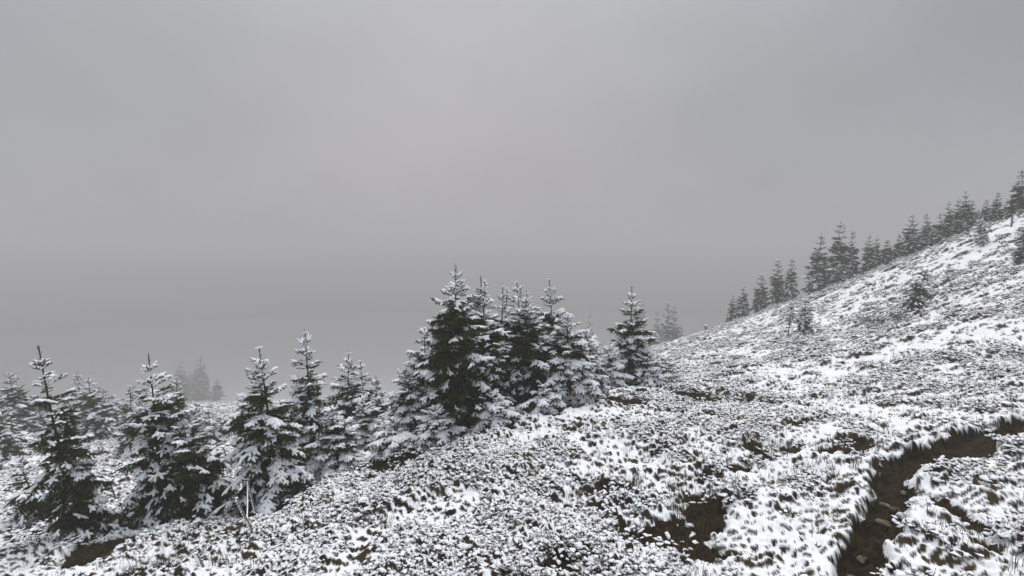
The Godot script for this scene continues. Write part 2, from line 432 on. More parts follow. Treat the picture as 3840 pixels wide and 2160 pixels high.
func make_materials() -> void:
	m_ground = plain(Color(1, 1, 1), 0.9)
	m_ground.vertex_color_use_as_albedo = true
	m_ground.uv1_triplanar = true
	m_ground.uv1_world_triplanar = true
	m_ground.uv1_scale = Vector3(2.3, 2.3, 2.3)
	m_ground.heightmap_enabled = true
	m_ground.heightmap_texture = relief(0.05, 2)
	m_ground.heightmap_scale = 0.7
	m_mud = plain(Color(1, 1, 1), 0.8)
	m_mud.metallic_specular = 0.2
	m_mud.albedo_texture = tones(0.012, 7, Color(0.008, 0.0045, 0.002), Color(0.022, 0.012, 0.0045), Color(0.048, 0.028, 0.011))
	m_mud.uv1_triplanar = true
	m_mud.uv1_world_triplanar = true
	m_mud.uv1_scale = Vector3(0.9, 0.9, 0.9)
	m_mud.heightmap_enabled = true
	m_mud.heightmap_texture = relief(0.04, 9)
	m_mud.heightmap_scale = 3.0
	m_snow = plain(Color(0.83, 0.832, 0.868), 0.85)
	m_needle = plain(Color(1, 1, 1), 0.75)
	m_needle.vertex_color_use_as_albedo = true
	m_bark = plain(Color(0.045, 0.034, 0.026), 0.95)
	m_stone = plain(Color(1, 1, 1), 0.8)
	m_stone.albedo_texture = tones(0.02, 17, Color(0.09, 0.075, 0.055), Color(0.14, 0.115, 0.085), Color(0.2, 0.17, 0.13))
	m_stone.uv1_triplanar = true
	m_stone.uv1_scale = Vector3(2, 2, 2)
	m_heath = plain(Color(1, 1, 1), 0.9)
	m_heath.vertex_color_use_as_albedo = true
	m_straw = plain(Color(0.10, 0.075, 0.035), 0.9)
	m_moss = plain(Color(0.055, 0.044, 0.014), 0.85)
	m_wood = plain(Color(0.16, 0.14, 0.12), 0.95)


# ---------------------------------------------------------------- naming
func numbered(called: String) -> String:
	var k: int = taken.get(called, 0)
	taken[called] = k + 1
	return called if k == 0 else "%s_%03d" % [called, k]


func tag(o: Node, label: String, category := "", group := "", kind := "") -> void:
	if label:
		o.set_meta("label", label)
	if category:
		o.set_meta("category", category)
	if group:
		o.set_meta("group", group)
	if kind:
		o.set_meta("kind", kind)


func thing(called: String, at: Vector3) -> Node3D:
	var o := Node3D.new()
	o.name = numbered(called)
	add_child(o)
	o.position = at
	return o


func part(called: String, m: Mesh, mat: Material, parent: Node, kind := "") -> MeshInstance3D:
	var o := MeshInstance3D.new()
	o.name = called
	o.mesh = m
	o.material_override = mat
	parent.add_child(o, true)
	if kind:
		o.set_meta("kind", kind)
	return o


func many(called: String, m: Mesh, mat: Material, at: Array, parent: Node) -> MultiMeshInstance3D:
	var mm := MultiMesh.new()
	mm.transform_format = MultiMesh.TRANSFORM_3D
	mm.mesh = m
	mm.instance_count = at.size()
	var buf := PackedFloat32Array()
	buf.resize(at.size() * 12)
	var k := 0
	for t: Transform3D in at:
		var b := t.basis
		buf[k] = b.x.x
		buf[k + 1] = b.y.x
		buf[k + 2] = b.z.x
		buf[k + 3] = t.origin.x
		buf[k + 4] = b.x.y
		buf[k + 5] = b.y.y
		buf[k + 6] = b.z.y
		buf[k + 7] = t.origin.y
		buf[k + 8] = b.x.z
		buf[k + 9] = b.y.z
		buf[k + 10] = b.z.z
		buf[k + 11] = t.origin.z
		k += 12
	mm.buffer = buf
	var o := MultiMeshInstance3D.new()
	o.name = called
	o.multimesh = mm
	o.material_override = mat
	parent.add_child(o, true)
	o.set_meta("kind", "stuff")
	return o


# ---------------------------------------------------------------- ground
const COLS := 780
const ROWS := 900
const HALF := 1.08


func build_ground() -> void:
	var pos := PackedVector3Array()
	var col := PackedColorArray()
	var cls := PackedByteArray()
	var ups := PackedFloat32Array()
	var bush := PackedFloat32Array()
	ups.resize((COLS + 1) * (ROWS + 1))
	bush.resize(ups.size())
	pos.resize((COLS + 1) * (ROWS + 1))
	col.resize(pos.size())
	cls.resize(pos.size())
	var white := Color(0.83, 0.832, 0.868)
	var near := 2.4
	var far := 190.0
	for i in ROWS + 1:
		var r := near * pow(far / near, float(i) / ROWS)
		var fine := clampf(1.6 - r / 40.0, 0.35, 1.0)
		for j in COLS + 1:
			var az := lerpf(-HALF, HALF, float(j) / COLS)
			var x := r * sin(az)
			var z := -r * cos(az)
			var y := land(x, z)
			var ba := Vector2(-1, -1)
			if r < 30.0:
				ba = bare_at(x, z)
			var wide := n_wide.get_noise_2d(x, z)
			var mid := n_fbm.get_noise_2d(x, z)
			var cell := 1.0 + n_lump.get_noise_2d(x, z)
			var tiny := 1.0 + n_small.get_noise_2d(x * 0.75, z * 1.2)
			var rough := n_rough.get_noise_2d(x, z)
			var hump := 1.0 - cell * cell * 1.6
			var crumb := 1.0 - tiny * tiny * 1.5
			# where the bilberry stands thick
			var thick := smoothstep(-0.30, 0.25, wide + 0.9 * mid)
			var up := 0.10 * mid + lerpf(0.040, 0.055, thick) * hump + lerpf(0.028, 0.038, thick) * crumb + lerpf(0.036, 0.054, thick) * rough
			var tr := smoothstep(-0.10, 0.06, ba.x)
			var br := smoothstep(-0.16, 0.10, ba.y)
			var keep := (1.0 - tr) * (1.0 - 0.92 * br)
			var rel := up * keep + (tr + br) * (0.05 * rough + 0.02 * n_small.get_noise_2d(x * 2.0, z * 2.0))
			y += rel - 0.13 * tr - 0.05 * br
			# snow stays on the cushions and slides from the gaps between them
			var hold := lerpf(1.0, 0.72, thick) + 0.2 * hump + 0.20 * crumb - 0.1 + 0.35 * rough
			hold -= 1.6 * br + 2.2 * tr
			var sn := smoothstep(-0.02, 0.10, hold)
			var dk := Color(0.018, 0.012, 0.008).lerp(Color(0.046, 0.033, 0.013), clampf(0.5 + mid, 0.0, 1.0))
			var k := i * (COLS + 1) + j
			pos[k] = Vector3(x, y, z)
			ups[k] = rel
			bush[k] = thick
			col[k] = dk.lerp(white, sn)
			cls[k] = 1 if ba.x > -0.02 and sn < 0.5 else (2 if ba.y > -0.02 and sn < 0.5 else 0)
	var ix := [PackedInt32Array(), PackedInt32Array(), PackedInt32Array()]
	for i in ROWS:
		for j in COLS:
			var a := i * (COLS + 1) + j
			var b := a + COLS + 1
			var votes := [0, 0, 0]
			votes[cls[a]] += 1
			votes[cls[a + 1]] += 1
			votes[cls[b]] += 1
			votes[cls[b + 1]] += 1
			var c := 1 if votes[1] >= 2 else (2 if votes[2] >= 2 else 0)
			ix[c].append_array([a, b, a + 1, a + 1, b, b + 1])
	var normals := PackedVector3Array()
	normals.resize(pos.size())
	for i in ROWS + 1:
		for j in COLS + 1:
			var k := i * (COLS + 1) + j
			var l := k - (1 if j > 0 else 0)
			var rr := k + (1 if j < COLS else 0)
			var d := k - (COLS + 1 if i > 0 else 0)
			var u := k + (COLS + 1 if i < ROWS else 0)
			var nn := (pos[rr] - pos[l]).cross(pos[u] - pos[d]).normalized()
			normals[k] = nn
			# near sides of the cushions coloured dark: bare heath with overhang shadow painted in
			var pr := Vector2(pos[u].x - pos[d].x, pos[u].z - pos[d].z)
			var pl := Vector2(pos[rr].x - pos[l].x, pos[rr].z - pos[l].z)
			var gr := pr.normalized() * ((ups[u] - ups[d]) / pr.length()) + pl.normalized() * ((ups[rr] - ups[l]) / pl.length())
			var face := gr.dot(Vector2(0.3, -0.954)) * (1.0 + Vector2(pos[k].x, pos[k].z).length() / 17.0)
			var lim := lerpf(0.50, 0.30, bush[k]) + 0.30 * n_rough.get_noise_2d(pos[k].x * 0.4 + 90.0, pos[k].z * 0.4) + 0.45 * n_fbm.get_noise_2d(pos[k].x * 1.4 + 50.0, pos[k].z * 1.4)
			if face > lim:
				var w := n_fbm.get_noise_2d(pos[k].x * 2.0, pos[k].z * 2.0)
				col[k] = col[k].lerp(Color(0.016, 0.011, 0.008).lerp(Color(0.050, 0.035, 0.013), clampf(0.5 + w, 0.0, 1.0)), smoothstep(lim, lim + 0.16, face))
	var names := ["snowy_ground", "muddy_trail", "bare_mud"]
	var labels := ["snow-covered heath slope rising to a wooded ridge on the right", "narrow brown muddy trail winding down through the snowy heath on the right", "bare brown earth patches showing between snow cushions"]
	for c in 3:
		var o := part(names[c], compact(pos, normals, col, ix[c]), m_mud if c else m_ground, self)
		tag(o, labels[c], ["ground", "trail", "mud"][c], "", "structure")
	# the land behind and beside the camera, coarser
	var st := SurfaceTool.new()
	st.begin(Mesh.PRIMITIVE_TRIANGLES)
	var ca := 72
	var cr := 70
	for i in cr + 1:
		var r := 0.02 if i == 0 else near * pow(187.0 / near, float(i - 1) / (cr - 1))
		for j in ca + 1:
			var az := lerpf(HALF - 0.004, TAU - HALF + 0.004, float(j) / ca)
			var x := r * sin(az)
			var z := -r * cos(az)
			st.set_color(white)
			st.add_vertex(Vector3(x, land(x, z) + 0.06 * n_fbm.get_noise_2d(x, z), z))
	for i in cr:
		for j in ca:
			var a := i * (ca + 1) + j
			var b := a + ca + 1
			for q in [a, b, a + 1, a + 1, b, b + 1]:
				st.add_index(q)
	var first := (cr + 1) * (ca + 1)
	var fr := 14
	for i in fr + 1:
		var r := 186.0 * pow(660.0 / 186.0, float(i) / fr)
		for j in ca + 1:
			var az := TAU * j / ca
			st.set_color(white)
			st.add_vertex(Vector3(r * sin(az), land(r * sin(az), -r * cos(az)) - 0.3, -r * cos(az)))
	for i in fr:
		for j in ca:
			var a := first + i * (ca + 1) + j
			var b := a + ca + 1
			for q in [a, b, a + 1, a + 1, b, b + 1]:
				st.add_index(q)
	st.generate_normals()
	var back := part("snowy_ground_behind", st.commit(), m_ground, self)
	back.name = "snowy_field"
	tag(back, "snow-covered slope behind and beside the viewpoint", "ground", "", "structure")


func compact(pos: PackedVector3Array, nor: PackedVector3Array, col: PackedColorArray, ix: PackedInt32Array) -> ArrayMesh:
	var to := PackedInt32Array()
	to.resize(pos.size())
	to.fill(-1)
	var p := PackedVector3Array()
	var n := PackedVector3Array()
	var c := PackedColorArray()
	var out := PackedInt32Array()
	out.resize(ix.size())
	for k in ix.size():
		var v := ix[k]
		if to[v] < 0:
			to[v] = p.size()
			p.append(pos[v])
			n.append(nor[v])
			c.append(col[v])
		out[k] = to[v]
	var arr := []
	arr.resize(Mesh.ARRAY_MAX)
	arr[Mesh.ARRAY_VERTEX] = p
	arr[Mesh.ARRAY_NORMAL] = n
	arr[Mesh.ARRAY_COLOR] = c
	arr[Mesh.ARRAY_INDEX] = out
	var m := ArrayMesh.new()
	m.add_surface_from_arrays(Mesh.PRIMITIVE_TRIANGLES, arr)
	return m


# ---------------------------------------------------------------- shapes
func tube(st: SurfaceTool, base: int, pts: Array, radii: Array, sides: int, c := Color.WHITE) -> int:
	var side := Vector3.RIGHT
	for i in pts.size():
		var d: Vector3 = (pts[mini(i + 1, pts.size() - 1)] - pts[maxi(i - 1, 0)]).normalized()
		side = (side - d * side.dot(d))
		if side.length() < 0.05:
			side = d.cross(Vector3.UP) if absf(d.y) < 0.9 else d.cross(Vector3.BACK)
		side = side.normalized()
		var other := d.cross(side)
		for k in sides:
			var t := TAU * k / sides
			st.set_color(c)
			st.add_vertex(pts[i] + (side * cos(t) + other * sin(t)) * radii[i])
	for i in pts.size() - 1:
		for k in sides:
			var a := base + i * sides + k
			var b := base + i * sides + (k + 1) % sides
			for q in [a, b, a + sides, b, b + sides, a + sides]:
				st.add_index(q)
	return base + pts.size() * sides


func lump(st: SurfaceTool, base: int, at: Vector3, size: Vector3, r: RandomNumberGenerator, top: Color, under: Color, rings := 5, sides := 8) -> int:
	var ph := r.randf() * 6.0
	var w := 0.16 + 0.12 * r.randf()
	st.set_color(top)
	st.add_vertex(at + Vector3(0, size.y, 0))
	for i in range(1, rings):
		var e := PI * i / rings
		for k in sides:
			var t := TAU * k / sides
			var bump := 1.0 + w * sin(t * 2.0 + ph) * sin(e) + w * 0.8 * sin(t * 3.0 - ph * 1.7 + e * 2.0) + 0.12 * (r.randf() - 0.5)
			st.set_color(top if i <= rings / 2 else under)
			st.add_vertex(at + Vector3(cos(t) * sin(e) * bump, cos(e) * (1.0 if e < PI / 2 else 0.5), sin(t) * sin(e) * bump) * size)
	st.set_color(under)
	st.add_vertex(at - Vector3(0, size.y * 0.5, 0))
	var last := base + 1 + (rings - 1) * sides
	for k in sides:
		var n := (k + 1) % sides
		for q in [base, base + 1 + k, base + 1 + n]:
			st.add_index(q)
		for i in rings - 2:
			var a := base + 1 + i * sides
			for q in [a + k, a + sides + k, a + n, a + n, a + sides + k, a + sides + n]:
				st.add_index(q)
		var b := last - sides
		for q in [last, b + n, b + k]:
			st.add_index(q)
	return last + 1


# a ragged flat pillow of snow on a dark sprig: white above, dark below
func cap(st: SurfaceTool, base: int, at: Vector3, w: float, r: RandomNumberGenerator, top: Color, under: Color) -> int:
	var n := 9
	var tilt := Basis(Vector3(r.randf_range(-1, 1), 0, r.randf_range(-1, 1)).normalized(), r.randf_range(0.0, 0.5))
	var stretch := r.randf_range(0.5, 1.0)
	var hgt := r.randf_range(0.22, 0.45)
	var rr := PackedFloat32Array()
	for k in n:
		rr.append(r.randf_range(0.45, 1.5))
	st.set_color(top)
	st.add_vertex(at + tilt * Vector3(0, w * hgt, 0))
	for ring in 3:
		for k in n:
			var t := TAU * k / n
			var q: float = rr[k] * w * [0.62, 1.0, 0.8][ring]
			st.set_color(under if ring == 2 else top)
			st.add_vertex(at + tilt * Vector3(cos(t) * q, w * [hgt * 0.82, 0.05, -0.22][ring] + (r.randf() - 0.5) * w * 0.2, sin(t) * q * stretch))
	st.set_color(under)
	st.add_vertex(at + Vector3(0, -w * 1.1, 0))
	for k in n:
		var m := (k + 1) % n
		for q in [base, base + 1 + k, base + 1 + m]:
			st.add_index(q)
		for ring in 2:
			var a := base + 1 + ring * n
			for q in [a + k, a + n + k, a + m, a + m, a + n + k, a + n + m]:
				st.add_index(q)
		var b := base + 1 + 2 * n
		for q in [b + n, b + m, b + k]:
			st.add_index(q)
	return base + 2 + 3 * n


# ---------------------------------------------------------------- spruce twigs
var twig_green: Array[Mesh] = []
var twig_snow: Array[Mesh] = []


func make_twigs() -> void:
	for v in 3:
		var r := RandomNumberGenerator.new()
		r.seed = 50 + v
		# a twig of unit length 0.2 m along +Z with two side shoots
		var shoots := [[Vector3.ZERO, Vector3(0, 0, 0.2)]]
		for s in [-1.0, 1.0]:
			var f := r.randf_range(0.25, 0.5)
			shoots.append([Vector3(0, 0, 0.2 * f), Vector3(s * r.randf_range(0.05, 0.075), r.randf_range(-0.02, 0.005), 0.2 * f + r.randf_range(0.05, 0.09))])
		var g := SurfaceTool.new()
		g.begin(Mesh.PRIMITIVE_TRIANGLES)
		var sn := SurfaceTool.new()
		sn.begin(Mesh.PRIMITIVE_TRIANGLES)
		var sb := 0
		for sh in shoots:
			var a: Vector3 = sh[0]
			var b: Vector3 = sh[1]
			var d := (b - a).normalized()
			var sx := d.cross(Vector3.UP).normalized()
			var sy := sx.cross(d)
			var n := int((b - a).length() / 0.011)
			for i in n:
				var p := a.lerp(b, (i + 0.3) / n)
				for k in 5:
					var t := TAU * (k + r.randf()) / 5.0
					var o := sx * cos(t) + sy * sin(t)
					var tip := p + o * 0.019 + d * 0.014
					var across := d.cross(o) * 0.0042
					var c := Color(0.030, 0.042, 0.007).lerp(Color(0.080, 0.094, 0.016), r.randf())
					g.set_color(c)
					g.add_vertex(p - across)
					g.set_color(c)
					g.add_vertex(p + across)
					g.set_color(c)
					g.add_vertex(tip)
			# snow lying along the shoot
			var m := 5
			var len := (b - a).length()
			for i in m + 1:
				var f := float(i) / m
				var p := a.lerp(b + d * 0.012, f)
				var w := (0.020 + 0.009 * r.randf()) * (0.55 + 0.45 * sin(PI * minf(f * 0.75 + 0.2, 1.0)))
				if i == m:
					w *= 0.35
				if len < 0.15:
					w *= 0.85
				for k in 6:
					var t := TAU * k / 6.0
					var yy := sin(t)
					sn.add_vertex(p + sx * cos(t) * w + sy * (0.010 + (yy * w * 1.0 if yy > 0.0 else yy * w * 0.45)))
			for i in m:
				for k in 6:
					var q := sb + i * 6 + k
					var q2 := sb + i * 6 + (k + 1) % 6
					for e in [q, q + 6, q2, q2, q + 6, q2 + 6]:
						sn.add_index(e)
			for e in [4, 3, 2, 5, 2, 1, 5, 4, 2, 5, 1, 0]:
				pass
			for k in range(1, 5):
				sn.add_index(sb + m * 6)
				sn.add_index(sb + m * 6 + k + 1)
				sn.add_index(sb + m * 6 + k)
				sn.add_index(sb)
				sn.add_index(sb + k)
				sn.add_index(sb + k + 1)
			sb += (m + 1) * 6
		g.generate_normals()
		sn.generate_normals()
		twig_green.append(g.commit())
		twig_snow.append(sn.commit())


func aim(d: Vector3, roll: float) -> Basis:
	var z := d.normalized()
	var x := Vector3.UP.cross(z)
	if x.length() < 0.05:
		x = Vector3.RIGHT
	x = x.normalized()
	var b := Basis(x, z.cross(x), z)
	return b * Basis(Vector3.BACK, roll)


# builds trunk, branches, needles and snow under o, for a spruce of height h and crown radius cr
func spruce(o: Node3D, h: float, cr: float, sd: int, snow: float, dark: float, droop: float, dens: float, size: float) -> void:
	var r := RandomNumberGenerator.new()
	r.seed = sd
	var bend := Vector3(r.randf_range(-1, 1), 0, r.randf_range(-1, 1)) * 0.03 * h
	var trunk_pts := []
	var trunk_r := []
	var n := 12
	var r0 := 0.010 * h + 0.012
	for i in n + 1:
		var f := float(i) / n
		trunk_pts.append(Vector3(0, f * h - (0.15 if i == 0 else 0.0), 0) + bend * sin(PI * f) + Vector3(sin(f * 9.0 + sd), 0, cos(f * 7.0 + sd)) * 0.006 * h * f * (1.0 - f))
		trunk_r.append(maxf(lerpf(r0, 0.006, pow(f, 0.8)), 0.0065 * size) * (1.35 if i == 0 else 1.0))
	var st := SurfaceTool.new()
	st.begin(Mesh.PRIMITIVE_TRIANGLES)
	tube(st, 0, trunk_pts, trunk_r, 7)
	st.generate_normals()
	part("trunk", st.commit(), m_bark, o)
	var green := [[], [], []]
	var white := [[], [], []]
	var br := SurfaceTool.new()
	br.begin(Mesh.PRIMITIVE_TRIANGLES)
	var base := 0
	var lead := clampf(0.115 * h, 0.10, 0.9) * r.randf_range(0.8, 1.2)
	if h < 1.2:
		lead = 0.1 * h + 0.04
	if size > 1.5:
		lead = 0.07 * h
	var flat := clampf(cr / h, 0.0, 1.0)
	var jobs := []
	var lop := r.randf_range(0.05, 0.28)
	var lop_at := r.randf() * TAU
	var gap_at := r.randf() * TAU
	var gap_tt := r.randf_range(0.3, 0.8)
	var y := h - lead
	var gap := clampf(0.085 * h, 0.14, 0.36 * size)
	while y > 0.03 * h:
		var high := (h - y) / h < 0.36
		var count := r.randi_range(4, 6) if high else r.randi_range(5, 8)
		var turn := r.randf() * TAU
		for k in count:
			jobs.append([y + r.randf_range(-1, 1) * (0.03 if high else 0.5 * gap), turn + TAU * k / count + r.randf_range(-0.3, 0.3), r.randf_range(0.78, 1.2)])
		var extra := int(round((3.0 if high else 9.0) * dens * r.randf_range(0.7, 1.3)))
		for k in extra:
			jobs.append([y - gap * r.randf(), r.randf() * TAU, r.randf_range(0.45, 0.95)])
		y -= gap * r.randf_range(0.85, 1.15)
	for job in jobs:
		var by: float = maxf(job[0], 0.02)
		var az: float = job[1]
		if dens < 0.6 and by < 0.42 * h:
			continue
		var tt := clampf((h - lead - by) / (h - lead), 0.0, 1.0)
		var prof := (0.13 + 0.87 * pow(tt, 0.82 if size < 1.5 else 1.0)) * (1.0 - 0.18 * smoothstep(0.85, 1.0, tt))
		var blen: float = maxf(cr * prof * job[2], 0.10 * size)
		if tt < 0.25:
			blen = maxf(blen, minf(lerpf(0.10, 0.24, tt / 0.25) * size, 0.2 * h) * job[2])
		blen *= 1.0 + lop * sin(az - lop_at)
		if tt > 0.2 and absf(wrapf(az - gap_at, -PI, PI)) < 0.5 and absf(tt - gap_tt) < 0.1:
			continue
		var el := deg_to_rad(lerpf(58.0, -8.0, pow(tt, 0.5)) + r.randf_range(-9, 9))
		var sag := droop * (0.2 + 1.3 * tt) * r.randf_range(0.5, 1.4)
		var out := Vector3(cos(az), 0, sin(az))
		var fi := clampf(by / h * n, 0.0, n - 0.001)
		var root: Vector3 = trunk_pts[int(fi)].lerp(trunk_pts[int(fi) + 1], fi - int(fi))
		var segs := 6
		var pts := [root]
		var p := root
		for s in segs:
			var f := (s + 0.5) / segs
			var e := el - sag * f * 1.35 + sag * 0.35 * f * f * f
			p += (out * cos(e) + Vector3.UP * sin(e)) * blen / segs
			pts.append(p)
		var rad := []
		for s in segs + 1:
			rad.append(lerpf(0.004 + 0.006 * blen, 0.0025, float(s) / segs))
		base = tube(br, base, pts, rad, 3)
		# how much snow this branch carries
		var front := clampf(sin(az), 0.0, 1.0)
		var weight := snow
		if tt > 0.22:
			weight *= 1.0 - dark * (0.35 + 0.65 * front)
		else:
			weight = lerpf(0.92 if size < 1.2 else snow + 0.1, weight, tt / 0.22)
			weight = maxf(weight, snow)
		var laden := r.randf() < weight * 1.15
		var puff := r.randf_range(0.8, 1.35)
		var step := 0.072 * size / dens
		var cnt := maxi(1, int(blen / step))
		for i in cnt:
			var f := (i + 0.6) / cnt
			if f < 0.18 and blen > 0.4:
				continue
			if blen < 0.24 * size and (f < 0.4 or r.randf() < 0.45):
				continue
			var g := f * segs
			var gi := mini(int(g), segs - 1)
			var at: Vector3 = pts[gi].lerp(pts[gi + 1], g - gi)
			var along: Vector3 = (pts[gi + 1] - pts[gi]).normalized()
			var sidev := along.cross(Vector3.UP).normalized()
			for s in [-1.0, 1.0]:
				var ang := r.randf_range(0.45, 1.2)
				var d: Vector3 = along * cos(ang) + sidev * s * sin(ang)
				d.y -= (0.10 + 1.0 * droop * tt) * r.randf_range(0.1, 1.7)
				if tt < 0.15:
					d.y += 0.35
				var tl := r.randf_range(0.13, 0.25) * size * (1.15 - 0.5 * f)
				tl = minf(tl, blen * 0.5 + 0.02)
				var v := r.randi() % 3
				var b := aim(d, r.randf_range(-0.5, 0.5))
				var k := tl / 0.2
				var w := sqrt(size) * (0.75 + 0.25 * k)
				green[v].append(Transform3D(b.scaled_local(Vector3(w, w, k)), at))
				var want := weight * (0.45 + 0.75 * f)
				if laden:
					want += 0.3
				else:
					want *= 0.25
				if d.normalized().y < -0.8:
					want *= 0.5
				if tt > 0.2 and r.randf() < 0.75 * dens:
					# bare twigs hanging under the bough
					var hd: Vector3 = along * r.randf_range(0.1, 0.7) + sidev * s * r.randf_range(0.0, 0.6) - Vector3.UP * r.randf_range(0.5, 1.1)
					var hk := k * r.randf_range(0.7, 1.15)
					green[v].append(Transform3D(aim(hd, r.randf_range(-1, 1)).scaled_local(Vector3(w, w, hk)), at))
				if r.randf() < want * 0.72:
					var wz := w * puff * r.randf_range(0.75, 1.25)
					white[v].append(Transform3D(b.scaled_local(Vector3(wz, wz, k * r.randf_range(0.8, 1.05))), at))
			if f > 0.35 and r.randf() < weight * 0.8 and laden:
				var b := aim(along, 0)
				var k := clampf(step * 3.0 / 0.2, 0.3, 1.2)
				white[r.randi() % 3].append(Transform3D(b.scaled_local(Vector3(puff * 1.0 * sqrt(size), puff * 0.9 * sqrt(size), k)), at - along * step))
		# the tip
		var tip: Vector3 = pts[segs]
		var d: Vector3 = (pts[segs] - pts[segs - 1]).normalized()
		var v := r.randi() % 3
		var k := r.randf_range(0.55, 0.9) * size * minf(1.0, blen / 0.25 + 0.3)
		var b := aim(d, r.randf_range(-0.3, 0.3)).scaled_local(Vector3(1, 1, 1) * sqrt(size) * 0.9)
		green[v].append(Transform3D(b.scaled_local(Vector3(1, 1, k)), tip - d * 0.04))
		if r.randf() < weight + 0.1:
			white[v].append(Transform3D(b.scaled_local(Vector3(puff, puff, k)), tip - d * 0.04))
	# needles and snow on the leader
	var lz := h - lead
	while lz < h - 0.03:
		var f := lz / h * n
		var at: Vector3 = trunk_pts[mini(int(f), n)]
		at.y = lz
		green[0].append(Transform3D(aim(Vector3(0.02, 1, 0.03), r.randf() * 6.0).scaled_local(Vector3(0.42, 0.42, 0.5) * sqrt(size)), at))
		lz += 0.08 * size
	if r.randf() < 0.7:
		white[0].append(Transform3D(aim(Vector3(0.3, 1, 0.2), 0).scaled_local(Vector3(0.9, 0.9, 0.22) * sqrt(size)), Vector3(trunk_pts[n].x, h - 0.03, trunk_pts[n].z)))
	br.generate_normals()
	part("branches", br.commit(), m_bark, o, "stuff")
	for v in 3:
		if green[v].size():
			many("needles", twig_green[v], m_needle, green[v], o)
		if white[v].size():
			many("snow", twig_snow[v], m_snow, white[v], o)


func second_leader(o: Node3D, h: float) -> void:
	var st := SurfaceTool.new()
	st.begin(Mesh.PRIMITIVE_TRIANGLES)
	var b := tube(st, 0, [Vector3(0, 0.80 * h, 0), Vector3(0.06, 0.86 * h, 0.01), Vector3(0.085, 0.975 * h, 0.02)], [0.012, 0.010, 0.007], 6)
	for k in 9:
		var y := lerpf(0.85, 0.95, k / 9.0) * h
		var a := k * 2.4
		var at := Vector3(0.07, y, 0.015)
		b = tube(st, b, [at, at + Vector3(cos(a) * 0.09, 0.06, sin(a) * 0.09)], [0.006, 0.003], 4)
	st.generate_normals()
	part("second_leader", st.commit(), m_bark, o, "stuff")
	var fs := SurfaceTool.new()
	fs.begin(Mesh.PRIMITIVE_TRIANGLES)
	var c := lump(fs, 0, Vector3(0.085, 0.975 * h + 0.01, 0.02), Vector3(0.03, 0.025, 0.03), rng, Color.WHITE, Color.WHITE, 5, 8)
	for k in 9:
		var y := lerpf(0.85, 0.95, k / 9.0) * h
		var a := k * 2.4
		c = lump(fs, c, Vector3(0.07 + cos(a) * 0.06, y + 0.052, 0.015 + sin(a) * 0.06), Vector3(0.038, 0.018, 0.038), rng, Color.WHITE, Color.WHITE, 4, 7)
	fs.generate_normals()
	part("leader_snow", fs.commit(), m_snow, o, "stuff")


func build_spruces() -> void:
	for s in SPRUCES:
		var x: float = s[1]
		var z: float = s[2]
		var far := Vector2(x, z).length()
		var o := thing("spruce_tree", Vector3(x, land(x, z) - 0.02, z))
		o.rotation_degrees.z = s[5]
		spruce(o, maxf(s[3], s[4] * 0.85), s[4], s[10], s[6], s[7], s[8], s[9] * (1.18 if s[9] > 0.6 else 1.0), 1.05 if far < 16.0 else 1.3)
		if s[0].contains("double leader") or s[0].contains("forked tip"):
			second_leader(o, s[3])
		tag(o, s[0], "spruce tree", "young spruces on the near slope" if far < 16.0 else "spruces in the mist on the slopes")
	var protos := []
	for k in 6:
		protos.append(null)
	for s in RIDGE_SPRUCES:
		var x: float = s[1]
		var z: float = s[2]
		var k: int = s[5]
		var o: Node3D
		if protos[k] == null:
			o = thing("ridge_spruce", Vector3.ZERO)
			spruce(o, 4.0, 1.1, 900 + k * 13, [0.32, 0.26, 0.36, 0.3, 0.24, 0.34][k], 0.0, [0.5, 0.65, 0.45, 0.75, 0.55, 0.6][k], 1.6, 1.5)
			protos[k] = o
		else:
			o = protos[k].duplicate()
			o.name = numbered("ridge_spruce")
			add_child(o)
		o.position = Vector3(x, land(x, z) - 0.05, z)
		var hy: float = s[3] / 4.0
		var hx: float = s[4] / 1.1
		o.scale = Vector3(hx, hy, hx)
		o.rotation_degrees.y = float((int(absf(x * 37.0 + z * 11.0))) % 360)
		var fogged := z < -60.0
		tag(o, s[0], "spruce tree", "spruces fading in the fog" if fogged else "spruces along the ridge skyline")


